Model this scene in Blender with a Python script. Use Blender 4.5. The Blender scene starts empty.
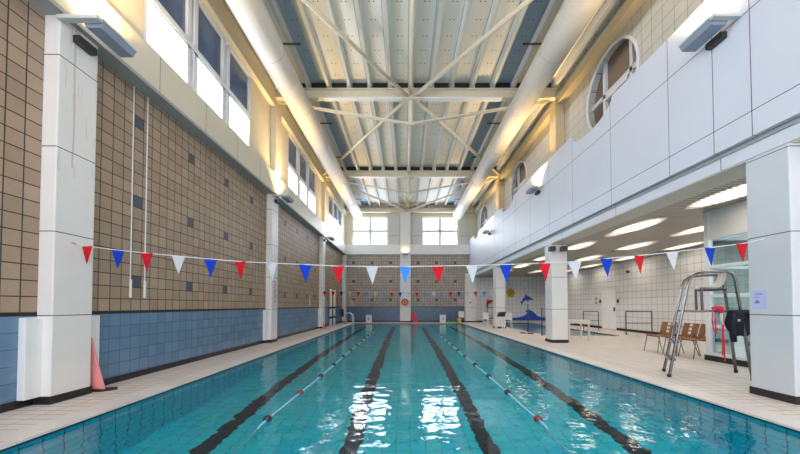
import bpy, bmesh, math, random
from mathutils import Vector, Matrix
random.seed(7)
sc = bpy.context.scene
C = sc.collection
PI = math.pi

# ------------------------------------------------------------------ camera, world, light, exposure
cd = bpy.data.cameras.new('camera'); cam = bpy.data.objects.new('camera', cd); C.objects.link(cam)
EYE = 1.25
PITCH = math.radians(1.4)
cam.location = (0, 0, EYE); cam.rotation_euler = (PI/2 + PITCH, 0, 0)
cd.sensor_width = 36; cd.lens = 36*325/800
cd.shift_x = -5/800; cd.shift_y = (78.4 - 325*math.tan(PITCH))/800
cd.clip_start = .05
sc.camera = cam
sc.view_settings.view_transform = 'Standard'; sc.view_settings.look = 'None'
sc.view_settings.gamma = 1; sc.view_settings.use_curve_mapping = False
sc.view_settings.exposure = 0.5
sc.cycles.use_denoising = True
sc.cycles.max_bounces = 10; sc.cycles.diffuse_bounces = 5; sc.cycles.glossy_bounces = 4
sc.cycles.transmission_bounces = 8; sc.cycles.transparent_max_bounces = 12
sc.cycles.sample_clamp_indirect = 6
sc.cycles.caustics_refractive = True; sc.cycles.caustics_reflective = False
w = bpy.data.worlds.new('sky'); sc.world = w; w.use_nodes = True
bg = w.node_tree.nodes['Background']; bg.inputs[0].default_value = (.80, .88, 1, 1); bg.inputs[1].default_value = 2.0

def area(name, loc, rot, sx, sy, power, col, spread=PI):
    l = bpy.data.lights.new(name, 'AREA'); l.shape = 'RECTANGLE'; l.size = sx; l.size_y = sy
    l.energy = power; l.color = col; l.spread = spread
    o = bpy.data.objects.new(name, l); o.location = loc; o.rotation_euler = rot; C.objects.link(o)
    return o
DAY = (.86, .93, 1)
# daylight: three glazed bands in the left wall, two in the far wall, plus unseen fill added behind the viewer
for y0, y1, pw in ((-1.05, 2.9, 420), (5.55, 9.45, 520), (12.5, 16.45, 330), (19.25, 23.2, 150)):
    area('daylight_and_fill', (-4.95, (y0+y1)/2, 6.9), (0, -PI/2, 0), 2.1, y1-y0, pw, DAY)
for x0, x1 in ((-3.9, -1.35), (1.35, 3.95)):
    area('daylight_and_fill', ((x0+x1)/2, 24.95, 6.87), (-PI/2, 0, 0), x1-x0, 2.2, 150, DAY)
area('daylight_and_fill', (.2, -4.8, 4.6), (PI/2, 0, 0), 8.6, 5.6, 420, (.95, .96, 1))  # unseen fill added behind the viewer to lift the whole hall
area('daylight_and_fill', (8.2, -4.8, 1.7), (PI/2, 0, 0), 4.2, 2.2, 110, (1, .95, .9))  # second unseen fill, added to brighten the annex

# ------------------------------------------------------------------ node helpers
class NT:
    def __init__(s, name):
        s.m = bpy.data.materials.new(name); s.m.use_nodes = True
        s.t = s.m.node_tree; s.n = s.t.nodes; s.b = s.n['Principled BSDF']; s.out = s.n['Material Output']
        s.pos = None
    def lk(s, a, b): s.t.links.new(a, b)
    def inp(s, sock, v):
        if isinstance(v, bpy.types.NodeSocket): s.lk(v, sock)
        elif isinstance(v, (tuple, list)): sock.default_value = tuple(v) + ((1,) if len(v) == 3 and sock.type == 'RGBA' else ())
        else: sock.default_value = v
    def m_(s, op, a, b=0, c=0):
        q = s.n.new('ShaderNodeMath'); q.operation = op
        s.inp(q.inputs[0], a); s.inp(q.inputs[1], b); s.inp(q.inputs[2], c)
        return q.outputs[0]
    def mix(s, f, a, b):
        q = s.n.new('ShaderNodeMix'); q.data_type = 'RGBA'
        s.inp(q.inputs[0], f); s.inp(q.inputs[6], a); s.inp(q.inputs[7], b)
        return q.outputs[2]
    def P(s):
        if not s.pos:
            g = s.n.new('ShaderNodeNewGeometry'); x = s.n.new('ShaderNodeSeparateXYZ'); s.lk(g.outputs['Position'], x.inputs[0])
            s.gp = g.outputs['Position']; s.pos = x.outputs
        return s.pos
    def noise(s, scale, detail=3, vec=None, rough=.5):
        q = s.n.new('ShaderNodeTexNoise'); q.inputs['Scale'].default_value = scale; q.inputs['Detail'].default_value = detail
        q.inputs['Roughness'].default_value = rough
        s.P(); s.lk(vec if vec else s.gp, q.inputs['Vector'])
        return q.outputs[0]
    def vec(s, x, y, z):
        q = s.n.new('ShaderNodeCombineXYZ'); s.inp(q.inputs[0], x); s.inp(q.inputs[1], y); s.inp(q.inputs[2], z); return q.outputs[0]
    def line(s, u, size, ph, gap):          # 1 on the joint
        f = s.m_('FRACT', s.m_('DIVIDE', s.m_('SUBTRACT', u, ph - gap/2), size))
        return s.m_('LESS_THAN', f, gap/size)
    def idx(s, u, size, ph): return s.m_('FLOOR', s.m_('DIVIDE', s.m_('SUBTRACT', u, ph), size))
    def at(s, u, c, wd): return s.m_('LESS_THAN', s.m_('ABSOLUTE', s.m_('SUBTRACT', u, c)), wd/2)
    def rnd(s, a, b):
        q = s.n.new('ShaderNodeTexWhiteNoise'); q.noise_dimensions = '2D'; s.lk(s.vec(a, b, 0), q.inputs['Vector']); return q.outputs[0]
    def bump(s, h, strength, dist=.01):
        q = s.n.new('ShaderNodeBump'); q.inputs['Strength'].default_value = strength; q.inputs['Distance'].default_value = dist
        s.lk(h, q.inputs['Height']); s.lk(q.outputs[0], s.b.inputs['Normal']); return q
    def set(s, col=None, rough=None, metal=None, spec=None):
        if col is not None: s.inp(s.b.inputs['Base Color'], col)
        if rough is not None: s.inp(s.b.inputs['Roughness'], rough)
        if metal is not None: s.inp(s.b.inputs['Metallic'], metal)
        if spec is not None: s.inp(s.b.inputs['Specular IOR Level'], spec)
        return s.m
def scale(c, k): return tuple(min(1, x*k) for x in c)
def plain(name, col, rough=.5, metal=0, var=.08, ns=6, spec=None, bump=0):
    t = NT(name); f = t.noise(ns, 4)
    t.set(t.mix(f, scale(col, 1-var), scale(col, 1+var)), rough, metal, spec)
    if bump: t.bump(t.noise(ns*8, 2), bump)
    return t.m
def emis(name, col, k):
    t = NT(name); t.set((0, 0, 0), .5); t.inp(t.b.inputs['Emission Color'], col); t.b.inputs['Emission Strength'].default_value = k
    return t.m

BROWN = (.44, .315, .22); GROUT = (.035, .026, .022); NAVY = (.075, .085, .115); BLUE = (.13, .225, .35)
def wall_tile(name, ax, ph, dark_ph, blue=BLUE, brown=BROWN):
    t = NT(name); p = t.P(); u = p[ax]; z = p[2]
    iu = t.idx(u, .2, ph); iz = t.idx(z, .2, 1.16)
    ln = t.m_('MAXIMUM', t.line(u, .2, ph, .014), t.line(z, .2, 1.16, .014))
    r = t.rnd(iu, iz)
    vari = t.m_('ADD', t.m_('MULTIPLY', r, .55), t.m_('MULTIPLY', t.noise(2.2, 5), .45))
    col = t.mix(vari, scale(brown, .72), scale(brown, 1.22))
    col = t.mix(t.m_('MULTIPLY', t.noise(45, 4, None, .7), .55), col, scale(brown, .55))
    md = t.m_('FLOORED_MODULO', t.idx(u, .2, dark_ph), 7); mz = t.m_('FLOORED_MODULO', iz, 7)
    dk = t.m_('MULTIPLY', t.m_('COMPARE', md, 0, .3), t.m_('COMPARE', mz, 2, .3))
    col = t.mix(dk, col, NAVY)
    col = t.mix(ln, col, GROUT)
    lb = t.m_('MAXIMUM', t.line(u, .2, ph, .007), t.line(z, .2, 1.12, .007))
    bl = t.mix(t.rnd(iu, t.idx(z, .2, 1.12)), scale(blue, .9), scale(blue, 1.1))
    bl = t.mix(lb, bl, (.05, .09, .16))
    low = t.m_('LESS_THAN', z, 1.12); col = t.mix(low, col, bl)
    blk = t.m_('MAXIMUM', t.at(z, 1.14, .045), t.m_('LESS_THAN', z, .105))
    col = t.mix(blk, col, (.012, .013, .018))
    rough = t.m_('SUBTRACT', .55, t.m_('MULTIPLY', low, .3))
    t.set(col, rough)
    t.bump(t.m_('SUBTRACT', t.m_('MULTIPLY', t.noise(25, 2), .2), ln), .35, .006)
    return t.m
def grid_tile(name, a, b, su, sv, col, grout, gap, pa=0, pb=0, rough=.3, var=.06, gbump=.2):
    t = NT(name); p = t.P(); u, v = p[a], p[b]
    ln = t.m_('MAXIMUM', t.line(u, su, pa, gap), t.line(v, sv, pb, gap))
    c = t.mix(t.rnd(t.idx(u, su, pa), t.idx(v, sv, pb)), scale(col, 1-var), scale(col, 1+var))
    c = t.mix(t.m_('MULTIPLY', t.noise(1.3, 4), .3), c, scale(col, .8))
    t.set(t.mix(ln, c, grout), rough); t.bump(t.m_('SUBTRACT', 1, ln), gbump, .004)
    return t.m
def panel_mat(name, col, ys, zs, a=1, gap=.012, jcol=(.05, .05, .07), rough=.45, extra=None):
    t = NT(name); p = t.P()
    ln = 0
    for y in ys: ln = t.m_('MAXIMUM', ln, t.at(p[a], y, gap))
    for z in zs: ln = t.m_('MAXIMUM', ln, t.at(p[2], z, gap))
    c = t.mix(t.noise(.9, 4), scale(col, .93), scale(col, 1.05))
    c = t.mix(t.m_('MULTIPLY', t.m_('GREATER_THAN', t.noise(7, 6, None, .7), .71), .12), c, scale(col, .55))
    if ys or zs: c = t.mix(ln, c, jcol)
    t.set(c, rough); return t.m

M = {}
M['wall_l'] = wall_tile('brown and blue wall tile', 1, 5.55, 5.55)
M['wall_fl'] = wall_tile('far wall tile left', 0, -3.98, -3.98, blue=(.085, .14, .25), brown=(.50, .42, .36))
M['wall_fr'] = wall_tile('far wall tile right', 0, .88, .88, blue=(.085, .14, .25), brown=(.50, .42, .36))
M['cream'] = panel_mat('cream painted panel', (.68, .63, .52), [1.7+1.36*k for k in range(-3, 18)], [])
M['cream_plain'] = plain('cream paint', (.68, .62, .48), .5)
M['grey_paint'] = plain('grey paint', (.36, .37, .37), .5)
M['yellow_paint'] = plain('yellowed paint', (.62, .52, .34), .5)
M['white'] = plain('white paint', (.80, .80, .80), .4, var=.04)
M['parapet'] = panel_mat('pale blue white wall panel', (.66, .70, .81), [4.48, 5.04, 5.9, 7.58, 9.33, 10.85, 12.5, 14.2, 15.9, 17.6, 19.3, 21, 22.7], [3.97, 5.42])
M['fascia'] = panel_mat('white fascia', (.70, .74, .82), [5.04, 7.58, 10.2, 12.9, 15.6, 18.3, 21], [])
M['soffit'] = plain('soffit plaster', (.62, .57, .51), .6)
M['frame'] = plain('white window frame', (.72, .74, .78), .35, var=.03)
M['grey_panel'] = panel_mat('grey cladding', (.60, .60, .57), [], [6.5], gap=.02)
M['black'] = plain('black rubber', (.012, .012, .014), .45)
M['black_plastic'] = plain('black plastic', (.02, .02, .022), .35)
M['steel'] = plain('brushed stainless steel', (.20, .20, .21), .25, 1, var=.1)
M['steel_light'] = plain('bright stainless steel', (.62, .62, .63), .3, 1)
M['dark_steel'] = plain('dark steel rail', (.10, .10, .11), .3, .8)
M['duct'] = None
t = NT('spiral duct'); p = t.P()
sp = t.line(t.m_('ADD', p[1], t.m_('MULTIPLY', p[0], .1)), .15, 0, .02)
sm = t.line(p[1], 2.4, 1.1, .05)
c = t.mix(t.noise(1.5, 4), (.54, .50, .44), (.66, .62, .55)); c = t.mix(t.m_('MULTIPLY', sm, .5), c, (.4, .38, .34))
t.set(c, .6); t.bump(sp, .6, .01); M['duct'] = t.m
# roof deck: perforated pans between ribs
t = NT('perforated roof deck'); p = t.P(); xx = t.m_('SUBTRACT', p[0], .2)
k = t.idx(xx, .7, 0); inpan = t.m_('GREATER_THAN', p[2], 8.83)
a = t.m_('ABSOLUTE', xx)
bluepan = t.m_('MULTIPLY', inpan, t.m_('MULTIPLY', t.m_('GREATER_THAN', a, 2.8), t.m_('LESS_THAN', a, 3.5)))
r = t.rnd(k, 3)
st = t.noise(1.0, 4, t.vec(t.m_('MULTIPLY', p[0], 3), t.m_('MULTIPLY', p[1], .35), 0))
c = t.mix(t.m_('ADD', t.m_('MULTIPLY', r, .45), t.m_('MULTIPLY', st, .55)), (.66, .69, .70), (.88, .83, .70))
c = t.mix(inpan, (.60, .60, .56), c)
c = t.mix(bluepan, c, (.30, .37, .44))
fx = t.m_('FRACT', t.m_('DIVIDE', xx, .7)); fy = t.m_('FRACT', t.m_('DIVIDE', p[1], .52))
def dot(cx, cy):
    dx = t.m_('MULTIPLY', t.m_('SUBTRACT', fx, cx), .7); dy = t.m_('MULTIPLY', t.m_('SUBTRACT', fy, cy), .52)
    return t.m_('LESS_THAN', t.m_('ADD', t.m_('MULTIPLY', dx, dx), t.m_('MULTIPLY', dy, dy)), (.018**2))
d = t.m_('MAXIMUM', dot(.43, .3), dot(.59, .3))
seam = t.m_('LESS_THAN', t.m_('ABSOLUTE', t.m_('SUBTRACT', fx, .86)), .018); c = t.mix(t.m_('MULTIPLY', t.m_('MULTIPLY', seam, inpan), .7), c, (.16, .24, .32))
c = t.mix(t.m_('MULTIPLY', d, inpan), c, (.06, .06, .06)); t.set(c, .5); M['deck_roof'] = t.m

# pool
t = NT('pool tile'); p = t.P()
ln = t.m_('MAXIMUM', t.m_('MAXIMUM', t.line(p[0], .2, .08, .012), t.line(p[1], .2, .02, .014)), t.line(p[2], .2, -.05, .010))
c = t.mix(t.rnd(t.idx(p[0], .2, .08), t.idx(p[1], .2, .02)), (.003, .76, 1), (.01, .86, 1))
c = t.mix(t.m_('MULTIPLY', ln, t.m_('ADD', .5, t.m_('MULTIPLY', t.m_('GREATER_THAN', p[2], -1.5), .45))), c, (.004, .14, .27))
lanes = 0
for x in (-2.62, -.74, 1.12, 2.98): lanes = t.m_('MAXIMUM', lanes, t.at(p[0], x, .25))
lanes = t.m_('MULTIPLY', lanes, t.m_('MULTIPLY', t.m_('LESS_THAN', p[1], 21.6), t.m_('LESS_THAN', p[2], -1.2)))
c = t.mix(lanes, c, (.012, .022, .05))
c = t.mix(t.m_('GREATER_THAN', p[2], -.043), c, (.01, .015, .03))
t.set(c, .35); M['pool'] = t.m
t = NT('learner pool tile'); p = t.P()
ln = t.m_('MAXIMUM', t.line(p[0], .2, 0, .01), t.line(p[1], .2, 0, .01))
t.set(t.mix(ln, (.6, .82, .86), (.3, .5, .6)), .35); M['learner'] = t.m
def water(name, tint, amp):
    t = NT(name); t.n.remove(t.b)
    g = t.n.new('ShaderNodeBsdfGlossy'); g.inputs['Roughness'].default_value = .03
    r = t.n.new('ShaderNodeBsdfRefraction') if REFR else t.n.new('ShaderNodeBsdfTransparent')
    r.inputs['Color'].default_value = tint + (1,)
    if REFR: r.inputs['IOR'].default_value = 1.33; r.inputs['Roughness'].default_value = 0
    fr = t.n.new('ShaderNodeFresnel'); fr.inputs['IOR'].default_value = 1.33
    mx = t.n.new('ShaderNodeMixShader'); t.lk(fr.outputs[0], mx.inputs[0]); t.lk(r.outputs[0], mx.inputs[1]); t.lk(g.outputs[0], mx.inputs[2])
    p = t.P()
    n1 = t.noise(1.9, 2, t.vec(p[0], t.m_('MULTIPLY', p[1], 1.3), 0)); n2 = t.noise(7.5, 2)
    h = t.m_('ADD', n1, t.m_('MULTIPLY', n2, .22))
    b = t.n.new('ShaderNodeBump'); b.inputs['Strength'].default_value = 1; b.inputs['Distance'].default_value = amp; t.lk(h, b.inputs['Height'])
    for q in (g, r, fr):
        if 'Normal' in q.inputs: t.lk(b.outputs[0], q.inputs['Normal'])
    t.lk(mx.outputs[0], t.out.inputs['Surface']); return t.m
REFR = True
M['water'] = water('pool water', (.80, .98, 1), .016)
M['water_l'] = water('learner pool water', (.8, .95, 1), .01)
M['coping'] = grid_tile('coping stone', 0, 1, 9, .3, (.78, .73, .70), (.5, .45, .42), .006, 50, 0, .4)
M['floor'] = grid_tile('deck tile', 0, 1, .30, .15, (.74, .67, .62), (.34, .28, .26), .012, .05, 0, .45, .05)
M['white_tile_y'] = grid_tile('white wall tile', 1, 2, .3, .3, (.80, .79, .80), (.25, .25, .28), .012, 0, .1, .25, .03)
M['white_tile_x'] = grid_tile('far white wall tile', 0, 2, .3, .3, (.80, .79, .80), (.3, .3, .32), .012, 0, .1, .25, .03)
M['gallery_tile'] = grid_tile('gallery wall tile', 1, 2, .3, .3, (.60, .60, .55), (.30, .30, .28), .014, .1, .05, .4, .04)
t = NT('ribbed metal ceiling'); p = t.P()
w_ = t.m_('SINE', t.m_('MULTIPLY', p[1], 2*PI/.11)); ln = t.line(p[1], .11, 0, .02)
t.set(t.mix(ln, (.46, .41, .36), (.1, .09, .08)), .35, .4); t.bump(w_, .25, .02); M['slat'] = t.m

def glass(name, tint, k):
    t = NT(name); t.n.remove(t.b)
    g = t.n.new('ShaderNodeBsdfGlossy'); g.inputs['Roughness'].default_value = .02
    r = t.n.new('ShaderNodeBsdfTransparent'); r.inputs['Color'].default_value = tint + (1,)
    mx = t.n.new('ShaderNodeMixShader'); mx.inputs[0].default_value = k
    t.lk(r.outputs[0], mx.inputs[1]); t.lk(g.outputs[0], mx.inputs[2]); t.lk(mx.outputs[0], t.out.inputs['Surface']); return t.m
M['glass'] = glass('clear glass', (.97, .98, 1), .06)
M['glass_office'] = glass('office glass', (.82, .92, .93), .12)
t = NT('dark tinted glass'); t.set(t.mix(t.noise(1.7, 5), (.03, .05, .11), (.17, .25, .42)), .1); M['glass_dark'] = t.m
t = NT('brown shaded glass'); t.set(t.mix(t.noise(2, 3), (.14, .10, .075), (.24, .18, .14)), .12); M['glass_brown'] = t.m
M['lamp_box'] = plain('grey blue lamp housing', (.26, .31, .40), .4)
M['lamp_metal'] = plain('pale lamp metal', (.6, .6, .58), .4)
M['office_glow'] = emis('cool lit diffuser', (.95, 1, 1), 4)  # glow of the added office fill panel
M['lamp_on'] = emis('lit lamp', (1, .80, .50), 8)
t = NT('lit ceiling glow'); t.set((.5, .47, .42), .5)  # bright reflected bands of the ribbed ceiling, put into emission
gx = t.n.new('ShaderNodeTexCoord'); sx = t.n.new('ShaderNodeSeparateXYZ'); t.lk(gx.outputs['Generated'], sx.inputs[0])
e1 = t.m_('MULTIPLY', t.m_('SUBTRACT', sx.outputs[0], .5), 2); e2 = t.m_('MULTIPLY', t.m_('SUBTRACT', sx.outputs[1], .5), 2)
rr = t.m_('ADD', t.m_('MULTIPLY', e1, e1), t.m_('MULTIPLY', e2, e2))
k_ = t.m_('POWER', t.m_('MAXIMUM', t.m_('SUBTRACT', 1, rr), 0), 2)  # emission fades outward to soften the imitated band
t.inp(t.b.inputs['Emission Color'], (1, .90, .76)); t.inp(t.b.inputs['Emission Strength'], t.m_('MULTIPLY', k_, 8.5)); M['glow_band'] = t.m
M['red'] = plain('red fabric', (.52, .008, .02), .8, spec=.2); M['blue'] = plain('blue fabric', (.004, .04, .42), .8, spec=.2)
M['wht'] = plain('white fabric', (.50, .54, .58), .6); M['skyblue'] = plain('bright blue fabric', (.02, .22, .75), .6)
M['cord'] = plain('pale cord', (.7, .7, .7), .5); M['rope_blue'] = plain('blue lane cord', (.35, .62, .85), .4)
M['float_dark'] = plain('navy float', (.02, .02, .05), .3); M['float_red'] = plain('dark red float', (.16, .03, .03), .3)
M['orange'] = plain('orange buoy', (.85, .16, .04), .45)
M['wood'] = None
t = NT('varnished plywood'); q = t.noise(4, 5, t.vec(t.m_('MULTIPLY', t.P()[0], 2), t.m_('MULTIPLY', t.pos[1], 2), t.m_('MULTIPLY', t.pos[2], 14)))
t.set(t.mix(q, (.20, .07, .012), (.36, .135, .028)), .5); M['wood'] = t.m
M['plastic_white'] = plain('white plastic seat', (.72, .66, .60), .3)
M['pink'] = plain('faded pink plastic', (.75, .27, .28), .5)
M['notice'] = plain('lilac paper', (.50, .54, .85), .7, var=.03); M['ink'] = plain('dark ink', (.22, .24, .50), .7)
M['gold'] = plain('golden sun paint', (.62, .34, .04), .5); M['deco_blue'] = plain('blue wall decoration', (.02, .09, .50), .4)
M['deco_red'] = plain('red wall decoration', (.28, .02, .02), .5)
M['yellow'] = plain('yellow plastic', (.75, .62, .05), .5); M['green'] = plain('green plastic', (.08, .5, .25), .5)
M['navy_cloth'] = plain('dark navy cloth', (.012, .012, .03), .85, bump=.3)
M['door'] = plain('pale door', (.88, .86, .88), .4, var=.02)
M['red_pl'] = plain('red plastic', (.72, .03, .07), .4)
M['pale_blue_tile'] = grid_tile('blue edge tile', 0, 2, .2, .2, (.05, .13, .42), (.02, .06, .2), .01)
def pillar_mat(name, col, stain):
    t = NT(name); p = t.P(); ln = 0
    for z in (1.12, 2.2, 3.3, 4.5): ln = t.m_('MAXIMUM', ln, t.at(p[2], z, .012))
    c = t.mix(t.noise(2, 4), scale(col, .94), scale(col, 1.04))
    if stain:
        sx = t.m_('LESS_THAN', t.m_('ABSOLUTE', t.m_('SUBTRACT', t.m_('ADD', p[1], t.m_('MULTIPLY', t.noise(2, 2), .05)), 4.36)), .012)
        sx = t.m_('MULTIPLY', sx, t.m_('GREATER_THAN', p[2], 3.1))
        s2 = t.m_('MULTIPLY', t.m_('GREATER_THAN', t.noise(3, 5, t.vec(t.m_('MULTIPLY', p[1], 9), 0, t.m_('MULTIPLY', p[2], .5))), .62), .35)
        c = t.mix(t.m_('MAXIMUM', t.m_('MULTIPLY', sx, .55), t.m_('MULTIPLY', s2, t.m_('GREATER_THAN', p[2], 2.6))), c, (.50, .33, .14))
    c = t.mix(ln, c, (.06, .05, .06)); t.set(c, .4); return t.m
M['pillar'] = pillar_mat('white pillar cladding', (.76, .75, .74), False)
M['pillar_st'] = pillar_mat('rust stained pillar cladding', (.78, .76, .74), True)
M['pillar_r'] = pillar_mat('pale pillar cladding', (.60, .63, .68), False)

# ------------------------------------------------------------------ mesh helpers
class MB:
    def __init__(s): s.v = []; s.f = []
    def add(s, vs, fs):
        b = len(s.v); s.v += [tuple(v) for v in vs]; s.f += [tuple(b+i for i in f) for f in fs]; return s
    def box(s, x0, x1, y0, y1, z0, z1):
        return s.add([(x0,y0,z0),(x1,y0,z0),(x1,y1,z0),(x0,y1,z0),(x0,y0,z1),(x1,y0,z1),(x1,y1,z1),(x0,y1,z1)],
                     [(0,3,2,1),(4,5,6,7),(0,1,5,4),(1,2,6,5),(2,3,7,6),(3,0,4,7)])
    def tube(s, pts, r, n=10, closed=False):
        pts = [Vector(p) for p in pts]; rings = []; N = len(pts); up = None
        for i, p in enumerate(pts):
            a = pts[i-1] if (i > 0 or closed) else p; b = pts[(i+1) % N] if (i < N-1 or closed) else p
            d = (b-a).normalized()
            if up is None:
                up = Vector((0,0,1)) if abs(d.z) < .9 else Vector((1,0,0))
            u = (up - d*up.dot(d)).normalized(); v = d.cross(u); up = u
            rr = r[i] if isinstance(r, (list, tuple)) else r
            rings.append([p + (u*math.cos(2*PI*k/n) + v*math.sin(2*PI*k/n))*rr for k in range(n)])
        vs = [q for g in rings for q in g]; fs = []
        for i in range(N if closed else N-1):
            j = (i+1) % N
            for k in range(n): fs.append((i*n+k, j*n+k, j*n+(k+1) % n, i*n+(k+1) % n))
        if not closed: fs += [tuple(range(n)), tuple((N-1)*n+k for k in reversed(range(n)))]
        return s.add(vs, fs)
    def bar(s, a, b, w, h):          # rectangular bar between two points, h along vertical-ish
        a, b = Vector(a), Vector(b); d = (b-a).normalized(); up = Vector((0,0,1)) if abs(d.z) < .95 else Vector((0,1,0))
        r = d.cross(up).normalized(); u = r.cross(d)
        vs = [p + r*sx*w/2 + u*sz*h/2 for p in (a, b) for sx, sz in ((-1,-1),(1,-1),(1,1),(-1,1))]
        return s.add(vs, [(0,3,2,1),(4,5,6,7),(0,1,5,4),(1,2,6,5),(2,3,7,6),(3,0,4,7)][::1])
    def prism(s, poly, axis, a, b):  # poly in the two other axes, extruded along axis
        def P(u, v, w):
            return {0: (w, u, v), 1: (u, w, v), 2: (u, v, w)}[axis]
        n = len(poly); vs = [P(u, v, a) for u, v in poly] + [P(u, v, b) for u, v in poly]
        fs = [tuple(range(n)), tuple(reversed(range(n, 2*n)))] + [(i, i+n, (i+1) % n+n, (i+1) % n) for i in range(n)]
        return s.add(vs, fs)
    def lathe(s, prof, c, n=24, axis=2):
        vs = []; fs = []
        for r, h in prof:
            for k in range(n):
                a = 2*PI*k/n; u, v = r*math.cos(a), r*math.sin(a)
                q = {2: (u, v, h), 1: (u, h, v), 0: (h, u, v)}[axis]
                vs.append((q[0]+c[0], q[1]+c[1], q[2]+c[2]))
        for i in range(len(prof)-1):
            for k in range(n): fs.append((i*n+k, i*n+(k+1) % n, (i+1)*n+(k+1) % n, (i+1)*n+k))
        fs += [tuple(reversed(range(n))), tuple((len(prof)-1)*n+k for k in range(n))]
        return s.add(vs, fs)
    def build(s, name, mat, parent=None, bevel=0, smooth=False, loc=None):
        me = bpy.data.meshes.new(name); me.from_pydata(s.v, [], s.f); me.validate()
        bm = bmesh.new(); bm.from_mesh(me); bmesh.ops.recalc_face_normals(bm, faces=bm.faces); bm.to_mesh(me); bm.free()
        me.materials.append(M[mat] if isinstance(mat, str) else mat)
        if smooth:
            for p in me.polygons: p.use_smooth = len(p.vertices) <= 4
        o = bpy.data.objects.new(name, me); C.objects.link(o)
        if parent:
            o.parent = parent
            # vertices given in world space: put them relative to the parent's base
            if s is not None and not getattr(s, 'local', False):
                me.transform(Matrix.Translation(-wloc(parent)))
        elif not getattr(s, 'local', False) and loc is not None:
            me.transform(Matrix.Translation(-Vector(loc))); o.location = loc
        if bevel:
            b = o.modifiers.new('bevel', 'BEVEL'); b.width = bevel; b.segments = 2; b.limit_method = 'ANGLE'
        return o
def L():
    m = MB(); m.local = True; return m
def wloc(o):
    v = Vector(o.location); p = o.parent
    while p: v += Vector(p.location); p = p.parent
    return v
def thing(name, label, cat, loc=(0,0,0), rz=0, group=None):
    o = bpy.data.objects.new(name, None); C.objects.link(o); o.location = loc; o.rotation_euler = (0, 0, rz)
    o.empty_display_size = .1
    return tag(o, label, cat, group)
def tag(o, label, cat, group=None):
    o['label'] = label; o['category'] = cat
    if group: o['group'] = group
    return o
def struct(m, name, mat, **k):
    o = m.build(name, mat, **k); o['kind'] = 'structure'; return o
def lab(o, s): o['label'] = s; return o
def dup(root, loc, rz=0, label=None, group=None):
    r = root.copy(); C.objects.link(r); r.location = loc; r.rotation_euler = (0, 0, rz)
    if label: r['label'] = label
    if group: r['group'] = group
    for ch in list(root.children):
        c = ch.copy(); C.objects.link(c); c.parent = r
        for g in ch.children:
            d = g.copy(); C.objects.link(d); d.parent = c
    return r

# ------------------------------------------------------------------ the setting
XL, XR, YF, YB = -4.68, 10.7, 24.45, -5.0
PX0, PX1, PY0, PY1 = -3.55, 3.98, -2.0, 22.9       # main pool
LX0, LX1, LY0, LY1 = 5.9, 8.9, 13.4, 23.4          # learner pool
def floor_piece(m, x0, x1, y0, y1): m.box(x0, x1, y0, y1, -.25, 0)
m = MB()
CW = .32
floor_piece(m, XL, PX0-CW, YB, YF); floor_piece(m, PX1+CW, LX0, YB, YF); floor_piece(m, LX1, XR, YB, YF)
floor_piece(m, PX0-CW, PX1+CW, YB, PY0-CW); floor_piece(m, PX0-CW, PX1+CW, PY1+CW, YF)
floor_piece(m, LX0, LX1, YB, LY0); floor_piece(m, LX0, LX1, LY1, YF)
struct(m, 'floor', 'floor')
m = MB()
m.box(PX0-CW, PX0, PY0-CW, PY1+CW, -.02, .004); m.box(PX1, PX1+CW, PY0-CW, PY1+CW, -.02, .004)
m.box(PX0, PX1, PY0-CW, PY0, -.02, .004); m.box(PX0, PX1, PY1, PY1+CW, -.02, .004)
struct(m, 'pool_coping', 'coping')
DEEP = 1.6
def basin(x0, x1, y0, y1, d, name, mat, top=-.02):
    m = MB(); t_ = .2
    m.box(x0-t_, x1+t_, y0-t_, y1+t_, -d-.2, -d)
    m.box(x0-t_, x0, y0-t_, y1+t_, -d, top); m.box(x1, x1+t_, y0-t_, y1+t_, -d, top)
    m.box(x0, x1, y0-t_, y0, -d, top); m.box(x0, x1, y1, y1+t_, -d, top)
    struct(m, name, mat)
basin(PX0, PX1, PY0, PY1, DEEP, 'pool_basin', 'pool')
basin(LX0, LX1, LY0, LY1, .7, 'learner_pool_basin', 'learner', -.01)
WZ = -.055
def sheet(x0, x1, y0, y1, z, name, mat):
    m = MB(); m.add([(x0,y0,z),(x1,y0,z),(x1,y1,z),(x0,y1,z)], [(0,1,2,3)]); struct(m, name, mat)
sheet(PX0, PX1, PY0, PY1, WZ, 'pool_water', 'water')
sheet(LX0, LX1, LY0, LY1, -.04, 'learner_pool_water', 'water_l')

# left wall: tiled below, beam, glazed band above
m = MB(); m.box(XL-.3, XL, YB, YF, 0, 5.12); struct(m, 'wall_left', 'wall_l')
m = MB(); m.box(XL, -4.43, YB, YF, 5.08, 5.74); struct(m, 'trim_1', 'cream')
m = MB(); m.box(XL-.02, -4.46, YB, YF, 5.74, 5.80); m.box(XL-.02, -4.40, YB, YF, 8.02, 8.25); struct(m, 'trim_2', 'cream_plain')
m = MB(); m.box(XL, -4.40, YB, YF, 5.02, 5.08); struct(m, 'trim_3', 'grey_paint')
WY = [(-1.05, 2.9), (5.55, 9.45), (12.5, 16.45), (19.25, 23.2)]
m = MB(); y = YB
for a, b in WY: m.box(XL-.3, -4.55, y, a, 5.74, 8.0); y = b
m.box(XL-.3, -4.55, y, YF, 5.74, 8.0); m.box(XL-.3, -4.55, YB, YF, 8.0, 9.1)
struct(m, 'wall_left_upper', 'cream_plain')
WN = [0]
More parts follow.
